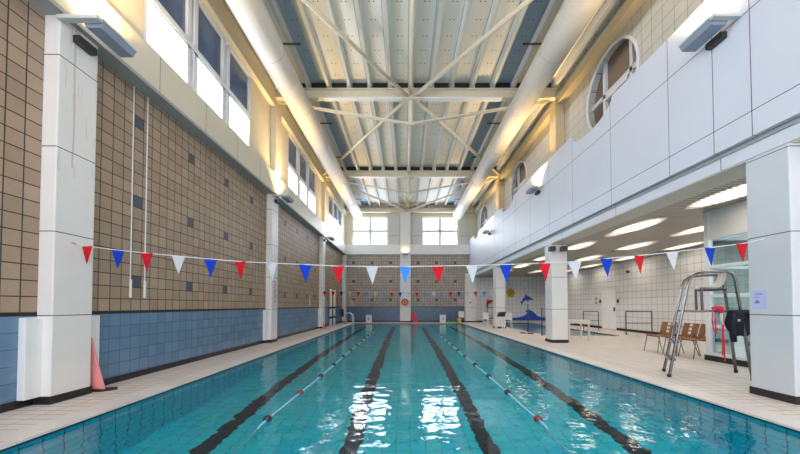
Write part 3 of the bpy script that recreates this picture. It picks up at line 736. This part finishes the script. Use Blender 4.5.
# ------------------------------------------------------------------ far end of the pool
def ladder(x, y, lb):
    t = thing('pool_ladder', lb, 'pool ladder', (x, y, 0))
    for k in (-1, 1):
        yy = y+k*.27
        pts = [(x-.50, yy, 0), (x-.52, yy, .25)] + [(x-.24-.28*math.cos(PI*q/8), yy, .50+.26*math.sin(PI*q/8)) for q in range(9)] + [(x+.07, yy, .0), (x+.07, yy, -.4), (x+.07, yy, -1.0)]
        m = MB(); m.tube(pts, .032, 10); m.build('handrail', 'steel_light', t, smooth=True)
    for z in (-.2, -.5, -.8):
        m = MB(); m.box(x+.03, x+.1, y-.27, y+.27, z-.015, z+.015); m.build('tread', 'steel_light', t)
ladder(PX0, 21.9, 'curved steel pool ladder at the far left edge of the pool')
def block(x, lb):
    t = thing('starting_block', lb, 'starting block', (x, 23.4, 0), 0, 'white starting boxes')
    m = MB(); m.box(x-.2, x+.2, 23.3, 23.7, 0, .54); m.build('body', 'white', t, bevel=.02)
    m = MB(); m.box(x-.22, x+.22, 23.27, 23.72, .54, .58); m.build('top_plate', 'wht', t, bevel=.01)
    m = MB(); m.box(x-.06, x+.05, 23.292, 23.3, .2, .38); m.box(x-.02, x+.05, 23.288, 23.3, .26, .32); m.build('mark', 'lamp_box', t)
block(-2.6, 'small white box at the far pool edge, left of the centre pillar'); block(2.72, 'small white box at the far pool edge, right of the centre pillar')
t = thing('lifebuoy', 'orange lifebuoy hung on the central far pillar', 'lifebuoy', (.0, 24.1, 1.5))
m = MB(); m.tube([(.0+.2*math.cos(2*PI*k/28), 24.09, 1.50+.2*math.sin(2*PI*k/28)) for k in range(28)], .07, 10, True); m.build('ring', 'orange', t, smooth=True)
m = MB(); m.tube([(.0+.275*math.cos(2*PI*k/28), 24.07, 1.50+.275*math.sin(2*PI*k/28)) for k in range(28)], .012, 6, True); m.build('grab_line', 'wht', t)
m = MB(); m.box(-.07, .07, 24.1, 24.15, 1.42, 1.58); m.build('bracket', 'red_pl', t)
m = MB(); m.box(-.16, .2, 24.12, 24.15, 3.95, 4.3); t = tag(m.build('clock_board', 'white', loc=(0, 24.15, 3.95)), 'pale square board high on the central far pillar', 'board')
m = MB(); m.box(-.08, .12, 24.10, 24.12, 4.03, 4.2); m.build('face', 'lamp_box', t)
t = thing('floats_board', 'red float leaning on the blue tiles right of the centre pillar', 'float', (.85, 24.1, 0))
m = MB(); m.add([(.62,24.0,0),(1.0,23.8,0),(1.0,23.9,0),(.62,24.1,0),(.42,24.3,.78),(.62,24.25,.78),(.62,24.33,.78),(.42,24.38,.78)], [(0,1,2,3),(4,5,6,7),(0,1,5,4),(1,2,6,5),(2,3,7,6),(3,0,4,7)]); m.build('board', 'red_pl', t, bevel=.02)
for x, mt, lb in ((3.55, 'green', 'small green float lying on the far deck'), (3.95, 'yellow', 'small yellow bin on the far deck by the right corner'), (3.2, 'green', 'flat green ring on the far deck by the white box')):
    m = MB(); h = .28 if mt == 'yellow' else .1; m.lathe([(.12, 0), (.15, h*.5), (.16, h), (.13, h+.01)], (x, 23.7, 0), 14); tag(m.build('pool_toy' if mt == 'green' else 'bin', mt, smooth=True, loc=(x, 23.7, 0)), lb, 'pool toy' if mt == 'green' else 'bin')
t = thing('equipment_stand', 'white crate on dark legs beside the yellow bin in the far right corner', 'stand', (4.15, 24.0, 0))
m = MB(); m.box(3.95, 4.35, 23.85, 24.1, .35, .82); m.build('crate', 'white', t, bevel=.02)
for s in (3.97, 4.33):
    m = MB(); m.tube([(s, 23.95, 0), (s, 23.95, .9)], .02, 8); m.build('leg', 'dark_steel', t)
t = thing('safety_sign', 'small white and red sign on the far right pillar', 'sign', (4.81, 24.03, 1.4))
m = MB(); m.box(4.73, 4.89, 24.02, 24.045, 1.38, 1.78); q = m.build('sheet', 'white', t)
m = MB(); m.box(4.75, 4.87, 24.012, 24.02, 1.4, 1.52); m.build('symbol', 'red_pl', q)
for x, lb in ((-4.05, 'left'), (-3.9, 'right')):
    m = MB(); m.tube([(x, YF-.03, 1.2), (x, YF-.03, 1.65)], .025, 8); tag(m.build('wall_pipe', 'white', loc=(x, YF-.03, 1.2)), 'short white pipe stub at the left of the far wall, %s of the pair' % lb, 'pipe')
for x, lb in ((4.12, 'left'), (4.3, 'right')):
    m = MB(); m.tube([(x, YF-.03, 1.2), (x, YF-.03, 1.7)], .025, 8); tag(m.build('wall_pipe', 'white', loc=(x, YF-.03, 1.2)), 'short white pipe stub at the right of the far wall, %s of the pair' % lb, 'pipe')

# ------------------------------------------------------------------ learner pool side
def dolphin(cx, cz, s, flip, tilt):
    P = [(-1, -.1), (-.72, .08), (-.45, .34), (-.1, .50), (.02, .80), (.22, .46), (.55, .20), (.78, -.22), (1.08, -.25), (.86, -.45), (.80, -.80), (.62, -.42), (.3, -.16), (.02, -.08), (-.12, -.42), (-.28, -.10), (-.6, -.14), (-.8, -.16)]
    o = []
    for u, v in P:
        u *= flip; a = u*math.cos(tilt)-v*math.sin(tilt); b = u*math.sin(tilt)+v*math.cos(tilt); o.append((cx+a*s, cz+b*s))
    return o
def tri_prism(m, poly, y0, y1):
    from mathutils.geometry import tessellate_polygon
    n = len(poly); tris = tessellate_polygon([[Vector((u, v, 0)) for u, v in poly]])
    vs = [(u, y0, v) for u, v in poly] + [(u, y1, v) for u, v in poly]
    fs = [tuple(t_) for t_ in tris] + [tuple(i+n for i in reversed(t_)) for t_ in tris] + [(i, (i+1) % n, (i+1) % n+n, i+n) for i in range(n)]
    m.add(vs, fs); return m
m = tri_prism(MB(), dolphin(9.15, 1.70, .52, -1, .1), YF-.045, YF-.015); tag(m.build('dolphin_decoration', 'deco_blue', loc=(9.2, YF, 1.7)), 'blue leaping dolphin cut-out on the white tiled far wall', 'wall decoration')
m = tri_prism(MB(), dolphin(6.35, 1.45, .42, -1, .55), YF-.045, YF-.015); tag(m.build('dolphin_decoration', 'deco_red', loc=(6.3, YF, 1.4)), 'dark red dolphin cut-out on the far wall by the corner', 'wall decoration')
wv = [(5.9, .12), (XR-.05, .12), (XR-.05, .36), (10.3, .36), (10.05, .40), (9.85, .55), (9.6, .80), (9.35, .92), (9.12, .88), (9.02, .76), (9.18, .74), (9.1, .58), (8.85, .44), (8.5, .34), (5.9, .34)]
m = tri_prism(MB(), wv, YF-.05, YF-.015); tag(m.build('wave_decoration', 'deco_blue', loc=(8.5, YF, .12)), 'blue wave-shaped panel along the foot of the far wall', 'wall decoration')
t = thing('sun_decoration', 'round golden sun face on the white tiled far wall', 'wall decoration', (7.95, YF-.03, 2.18))
poly = []
for k in range(32): r_ = .36 if k % 2 else .27; poly.append((7.95+r_*math.cos(2*PI*k/32), 2.18+r_*math.sin(2*PI*k/32)))
m = tri_prism(MB(), poly, YF-.03, YF); m.build('rays', 'gold', t)
m = MB(); m.lathe([(.2, -.03), (.2, 0)], (7.95, YF-.025, 2.18), 24, 1); lab(m.build('face', 'gold', t), 'golden round face'); face_ = t.children[-1]
m = MB(); m.lathe([(.025, -.01), (.025, 0)], (7.88, YF-.055, 2.23), 10, 1); m.lathe([(.025, -.01), (.025, 0)], (8.02, YF-.055, 2.23), 10, 1); m.box(7.87, 8.03, YF-.065, YF-.055, 2.09, 2.11); m.build('features', 'black', t)
m = MB(); m.lathe([(.14, -.06), (.17, -.03), (.17, 0)], (9.0, YF, 2.8), 20, 1); tag(m.build('wall_clock', 'white', smooth=False, loc=(9.0, YF, 2.8)), 'small round white fitting high on the far tiled wall', 'wall fitting')
t = thing('security_camera', 'small dome camera on the right tiled wall', 'camera', (XR, 15.4, 2.9))
m = MB(); m.box(XR-.08, XR, 15.34, 15.46, 2.84, 2.98); m.build('bracket', 'white', t)
m = MB(); m.lathe([(.02, -.12), (.07, -.08), (.08, 0)], (XR-.12, 15.4, 2.9), 14); m.build('dome', 'black_plastic', t, smooth=True)
m = MB(); m.box(XR-.01, XR, 18.05, 18.35, 1.25, 1.75); t = tag(m.build('notice', 'grey_panel', loc=(XR, 18.2, 1.25)), 'grey notice sheet on the tiled wall left of the pale door', 'notice')
m = MB(); m.box(XR-.014, XR-.01, 18.09, 18.31, 1.55, 1.7); m.box(XR-.014, XR-.01, 18.09, 18.31, 1.32, 1.45); m.build('print', 'lamp_box', t)
for y, lb in ((16.3, 'right'), (17.78, 'left')):
    m = MB(); m.box(XR-.05, XR, y-.05, y+.05, 1.38, 1.56); tag(m.build('door_control', 'black_plastic', bevel=.008, loc=(XR, y, 1.4)), 'small dark control box on the %s of the pale door' % lb, 'switch')
def rail(x0, x1, y, h, lb, mat='dark_steel', drop=0):
    t = thing('handrail', lb, 'handrail', ((x0+x1)/2, y, 0), 0, 'learner pool handrails')
    r_ = .022
    m = MB(); m.tube([(x0, y, h-.02), (x0+.03, y, h), (x1-.03, y, h), (x1, y, h-.02)], r_, 8); m.build('top_rail', mat, t)
    m = MB(); m.tube([(x0, y, h*.5), (x1, y, h*.5)], r_*.8, 8); m.build('mid_rail', mat, t)
    for x in (x0, x1): m = MB(); m.tube([(x, y, -drop), (x, y, h-.01)], r_, 8); m.build('post', mat, t)
rail(9.4, 10.5, 13.85, 1.0, 'dark metal handrail frame beyond the wooden chairs, right of the pale door')
rail(9.0, 9.75, 16.4, .95, 'dark metal handrail frame in front of the pale door, left side')
rail(5.75, 6.5, 22.7, 1.1, 'slim dark rail by the red dolphin in the far right corner')
for (x, y, lb, h) in ((6.1, 15.45, 'upright steel grab post at the learner pool edge, farther one', 1.3), (5.72, 13.6, 'upright steel grab post by the mid right pillar', 1.15)):
    t = thing('grab_post', lb, 'post', (x-.2, y, 0), 0, 'learner pool grab posts'); xx = min(x, LX0-.06)
    m = MB(); m.tube([(xx, y, 0), (xx, y, h)], .022, 8); m.lathe([(.05, 0), (.05, .02), (.03, .03)], (xx, y, 0), 12); m.build('post', 'dark_steel', t)
# white table by the mid right pillar
t = thing('side_table', 'white table standing just behind the mid right pillar', 'table', (6.2, 11.9, 0))
m = MB(); m.box(5.85, 6.65, 11.65, 12.25, .68, .72); m.build('table_top', 'plastic_white', t, bevel=.01)
for x in (5.9, 6.6):
    for y in (11.7, 12.2): m = MB(); m.box(x-.025, x+.025, y-.025, y+.025, 0, .68); m.build('leg', 'plastic_white', t)
m = MB(); m.box(5.92, 6.58, 11.69, 11.71, .6, .68); m.box(5.92, 6.58, 12.19, 12.21, .6, .68); m.build('apron', 'plastic_white', t)
# pool side items by third pillar
t = thing('side_table', 'small white frame table with a black box beside the third right pillar', 'table', (4.95, 17.1, 0))
m = MB(); m.box(4.75, 5.2, 16.9, 17.3, .62, .66); m.build('table_top', 'white', t)
for x in (4.78, 5.17):
    for y in (16.93, 17.27): m = MB(); m.box(x-.02, x+.02, y-.02, y+.02, 0, .62); m.build('leg', 'white', t)
m = MB(); m.prism([(4.85, .66), (5.2, .66), (5.28, .92), (4.95, .90)], 1, 16.95, 17.25); tag(m.build('equipment_case', 'black_plastic', bevel=.01, loc=(5, 17.1, .66)), 'black case standing on the small white frame table', 'case')
def pchair(x, y, rz, lb):
    t = thing('plastic_chair', lb, 'chair', (x, y, 0), rz, 'white plastic chairs by the learner pool')
    m = L(); m.box(-.22, .22, -.22, .22, .42, .45); m.build('seat', 'white', t, bevel=.01)
    m = L(); m.box(-.22, .22, .2, .24, .45, .82); m.build('backrest', 'white', t, bevel=.02)
    for a in (-.2, .2):
        for b in (-.2, .2): m = L(); m.box(a-.02, a+.02, b-.02, b+.02, 0, .42); m.build('leg', 'white', t)
pchair(4.9, 19.2, .4, 'white plastic chair left of the third right pillar'); pchair(6.0, 19.0, -.5, 'white plastic chair right of the third right pillar, by the learner pool')
m = MB(); m.lathe([(.12, 0), (.16, .02), (.12, .04)], (5.3, 14.6, 0), 16); tag(m.build('diving_ring', 'deco_red', smooth=True, loc=(5.3, 14.6, 0)), 'flat dark red ring lying on the deck edge, left one', 'pool toy')
m = MB(); m.lathe([(.12, 0), (.16, .02), (.12, .05)], (5.55, 14.4, 0), 16); tag(m.build('diving_ring', 'deco_red', smooth=True, loc=(5.55, 14.4, 0)), 'flat dark red ring lying on the deck edge, right one', 'pool toy')
# dark boxes at the head of the mid right pillar
def spk(x, y, lb):
    t = thing('loudspeaker', lb, 'loudspeaker', (x, y, 3.05), 0, 'black boxes on the mid right pillar')
    m = MB(); m.box(x-.10, x+.10, y-.10, y+.08, 3.04, 3.20); q = m.build('cabinet', 'black_plastic', t, bevel=.02)
    m = MB(); m.box(x-.08, x+.08, y-.108, y-.098, 3.06, 3.18); m.build('grille', 'dark_steel', q)
    m = MB(); m.box(x-.03 if x > 5 else x+.08, x+.03 if x > 5 else x+.12, y+.06, 10.9, 3.08, 3.14); m.build('bracket', 'black_plastic', t)
spk(4.86, 10.72, 'black box loudspeaker at the pool side of the mid right pillar head'); spk(5.25, 10.72, 'black box loudspeaker on the near face of the mid right pillar head')

# ------------------------------------------------------------------ wooden chairs
def wchair(loc, rz, lb):
    t = thing('wooden_chair', lb, 'chair', loc, rz, 'plywood chairs by the glazed office')
    # faces -X in its own frame
    m = L(); m.prism([(-.24, .45), (-.20, .462), (.16, .44), (.22, .46), (.22, .447), (.16, .427), (-.20, .448), (-.24, .435)], 1, -.21, .21); m.build('seat', 'wood', t, bevel=.004)
    # backrest with three square holes: built from strips on an inclined plane
    m = L()
    def strip(y0, y1, z0, z1):
        f = lambda z: .20+(z-.45)*.30
        vs = []
        for e in (0, .014):
            for (yy, zz) in ((y0, z0), (y1, z0), (y1, z1), (y0, z1)): vs.append((f(zz)+e, yy, zz))
        m.add(vs, [(0,1,2,3),(4,7,6,5),(0,4,5,1),(1,5,6,2),(2,6,7,3),(3,7,4,0)])
    strip(-.22, -.05, .47, .80); strip(.05, .22, .47, .80)
    for a, b in ((.47, .52), (.59, .62), (.69, .72), (.785, .80)): strip(-.05, .05, a, b)
    m.build('backrest', 'wood', t)
    for s in (-1, 1):
        m = L(); m.tube([(-.28, s*.21, 0), (-.20, s*.19, .425), (.17, s*.19, .42)], .011, 8); m.build('leg', 'steel', t, smooth=True)
        m = L(); m.tube([(.28, s*.22, 0), (.14, s*.19, .42), (.20, s*.17, .47), (.225, s*.17, .54)], .011, 8); m.build('leg', 'steel', t, smooth=True)
    for q in (-.19, .14): m = L(); m.tube([(q, -.19, .42), (q, .19, .42)], .01, 8); m.build('seat_bar', 'steel', t)
    return t
c0 = wchair((6.88, 8.80, 0), .12, 'plywood chair seen between the lifeguard chair ladder rails, leftmost of three')
dup(c0, (6.97, 8.26, 0), .0, 'plywood chair with square holes in its back, middle of three')
dup(c0, (6.97, 7.78, 0), 0, 'plywood chair partly hidden by the office glazing, rightmost of three')

# ------------------------------------------------------------------ lifeguard chair
t = thing('lifeguard_chair', 'tall stainless lifeguard chair with white moulded seat on the right deck', 'lifeguard chair', (5.4, 5.9, 0))
A = Vector((4.625, 5.72, 0)); D = Vector((.28, .47, 0))
NF = [(4.625,5.72,0), (4.635,5.72,.06), (4.98,5.72,1.60), (5.03,5.715,1.74), (5.13,5.69,1.81), (5.30,5.66,1.835), (5.55,5.61,1.84), (5.63,5.585,1.80), (5.67,5.575,1.70), (5.80,5.45,0)]
FF = [(4.905,6.19,0), (4.915,6.19,.06), (5.25,6.16,1.58), (5.30,6.15,1.72), (5.40,6.14,1.79), (5.60,6.12,1.815), (5.84,6.09,1.82), (5.92,6.08,1.78), (5.96,6.07,1.68), (6.14,6.06,0)]
for P_ in (NF, FF):
    m = MB(); m.tube(P_, .024, 12); q = m.build('side_frame', 'steel', t, smooth=True)
    for e in (P_[0], P_[-1]): m = MB(); m.tube([e, (e[0], e[1], .05)], .031, 12); m.build('rubber_foot', 'black', q)
def on(P_, z):                       # point of the ladder rail at a height
    a, b = Vector(P_[1]), Vector(P_[2]); return a+(b-a)*((z-a.z)/(b.z-a.z))
for z in (.30, .60, .88):
    m = MB(); m.bar(on(NF, z), on(FF, z), .09, .03); m.build('step', 'steel', t)
pz = 1.15
r1 = Vector(NF[-1])+(Vector(NF[-2])-Vector(NF[-1]))*(pz/1.70); r2 = Vector(FF[-1])+(Vector(FF[-2])-Vector(FF[-1]))*(pz/1.68)
for a_, b_ in ((on(NF, pz), r1), (on(FF, pz), r2)): m = MB(); m.tube([a_, b_], .014, 8); m.build('side_rail', 'steel', t)
m = MB(); m.add([on(NF, pz)+Vector((.04,0,z)) for z in (-.015, .01)]+[on(FF, pz)+Vector((.04,0,z)) for z in (-.015, .01)]+[on(NF, pz)+Vector((.36,-.05,z)) for z in (-.015, .01)]+[on(FF, pz)+Vector((.36,-.03,z)) for z in (-.015, .01)],
    [(0,1,3,2),(4,6,7,5),(0,4,5,1),(2,3,7,6),(1,5,7,3),(0,2,6,4)]); m.build('foot_platform', 'steel', t)
S0 = Vector((5.20, 5.72, 0)); S1 = Vector((5.44, 6.10, 0))
for o_ in (S0, S1):
    m = MB(); m.tube([o_+Vector((.03, 0, pz)), o_+Vector((.02, 0, 1.55))], .020, 10); m.build('seat_strut', 'dark_steel', t)
    m = MB(); m.tube([o_+Vector((.06, 0, 1.53)), o_+Vector((.42, -.03, 1.53))], .016, 10); m.build('seat_bearer', 'dark_steel', t)
prof = [(0, 1.55), (.03, 1.575), (.16, 1.57), (.28, 1.585), (.35, 1.64), (.39, 1.72), (.42, 1.82), (.45, 1.82), (.43, 1.71), (.39, 1.61), (.32, 1.555), (.18, 1.54), (.01, 1.538)]
m = MB(); n = len(prof); S = 7
for i in range(S):
    f = i/(S-1); lift = .035*(2*f-1)**2; o_ = S0+(S1-S0)*f
    m.v += [(o_.x+u, o_.y-.06*u, z+lift*(1 if u < .3 else .3)) for u, z in prof]
for i in range(S-1):
    for k in range(n): m.f.append((i*n+k, i*n+(k+1) % n, (i+1)*n+(k+1) % n, (i+1)*n+k))
m.f += [tuple(range(n)), tuple(range((S-1)*n, S*n))]
lab(m.build('seat', 'plastic_white', t, smooth=True), 'off-white moulded seat')
# rescue tube, straps and clothing hung on its far rail
def cloth_blob(m, cx, cy, z0, z1, wx, wy, seed, n=20, k=9):
    random.seed(seed); vs = []; ph = [random.uniform(0, 6) for _ in range(4)]
    for j in range(k+1):
        f = j/k; z = z1+(z0-z1)*f
        for i in range(n):
            a = 2*PI*i/n; r = 1+.13*math.sin(3*a+ph[0]+f*2)+.08*math.sin(7*a+ph[1]-f*3)
            g = .75+.35*math.sin(f*2.4+.3)
            vs.append((cx+wx*r*g*math.cos(a)+.03*math.sin(f*5+ph[2]), cy+wy*r*g*math.sin(a), z+(.06*math.sin(2*a+ph[3]) if j == k else 0)))
    fs = []
    for j in range(k):
        for i in range(n): fs.append((j*n+i, j*n+(i+1) % n, (j+1)*n+(i+1) % n, (j+1)*n+i))
    fs += [tuple(range(n)), tuple(range(k*n, (k+1)*n))]
    m.add(vs, fs); return m
jy = 5.53
t = thing('hanging_jacket', 'dark navy jacket slung over the side rail of the lifeguard chair', 'jacket', (5.85, jy, 1.1))
m = cloth_blob(MB(), 5.66, jy, .78, 1.175, .19, .04, 4); m.build('body', 'navy_cloth', t, smooth=True)
m = MB(); m.tube([(5.53, jy-.03, 1.12), (5.50, jy-.04, .95), (5.53, jy-.04, .74), (5.56, jy-.03, .64)], [.04, .05, .045, .035], 12); m.build('sleeve', 'navy_cloth', t, smooth=True)
m = MB(); m.tube([(5.82, jy-.03, 1.14), (5.88, jy-.03, 1.0), (5.87, jy-.03, .80)], [.05, .05, .045], 12); m.build('sleeve', 'navy_cloth', t, smooth=True)
m = MB(); m.box(5.60, 5.645, jy-.055, jy-.045, .98, 1.02); lab(m.build('badge', 'wht', t), 'small pale badge')
t = thing('rescue_tube', 'red rescue float with hanging red straps on the lifeguard chair rail', 'rescue float', (5.35, jy, 1.1))
m = MB(); m.tube([(5.22, jy, 1.20), (5.28, jy-.02, 1.215), (5.36, jy-.02, 1.215), (5.41, jy, 1.20)], [.02, .035, .035, .02], 14); m.build('float', 'red_pl', t, smooth=True)
m = MB(); m.lathe([(.02, 0), (.03, .05), (.07, .09)], (5.34, jy-.01, 1.11), 14); m.build('buckle_pouch', 'red_pl', t, smooth=True)
for pts in ([(5.23, jy, 1.20), (5.22, jy, 1.0), (5.24, jy, .84), (5.27, jy, .78), (5.28, jy, .84), (5.28, jy, 1.05)], [(5.38, jy, 1.18), (5.39, jy, .8), (5.385, jy, .40)], [(5.40, jy, 1.18), (5.41, jy, .7), (5.42, jy, .30)]):
    m = MB(); m.tube(pts, .010, 8); m.build('strap', 'red_pl', t, smooth=True)
m = MB(); m.tube([(5.32, jy-.06, 1.12), (5.32, jy-.06, 1.0), (5.33, jy-.06, .93)], .016, 10); tag(m.build('whistle_cord', 'cord', smooth=True, loc=(5.32, jy-.06, 1.1)), 'pale tan cord hanging beside the red rescue float', 'cord')
t = thing('potted_plant', 'small green plant on the sill behind the office glass', 'plant', (7.25, 6.55, 1.5))
m = MB(); m.lathe([(.05, 0), (.07, .12)], (7.25, 6.55, 1.22), 12); m.build('pot', 'plastic_white', t)
m = MB(); random.seed(5)
for i in range(26):
    a = random.uniform(0, 6.28); l = random.uniform(.1, .2); d = Vector((math.cos(a)*.5, math.sin(a)*.5, 1)).normalized()*l; b = Vector((7.25, 6.55, 1.33)); s_ = Vector((-math.sin(a), math.cos(a), 0))*.02
    m.add([b, b+d*.5+s_, b+d, b+d*.5-s_], [(0,1,2,3)])
m.build('foliage', 'green', t)
t = thing('office_shelf', 'pale shelf inside the glazed office under the plant', 'shelf', (7.3, 6.4, 0))
m = MB(); m.box(7.1, 7.45, 5.6, 7.2, 1.18, 1.22); m.build('board', 'white', t)
for y in (5.65, 7.15): m = MB(); m.box(7.12, 7.43, y-.02, y+.02, 0, 1.18); m.build('side_panel', 'white', t)
# coping mark
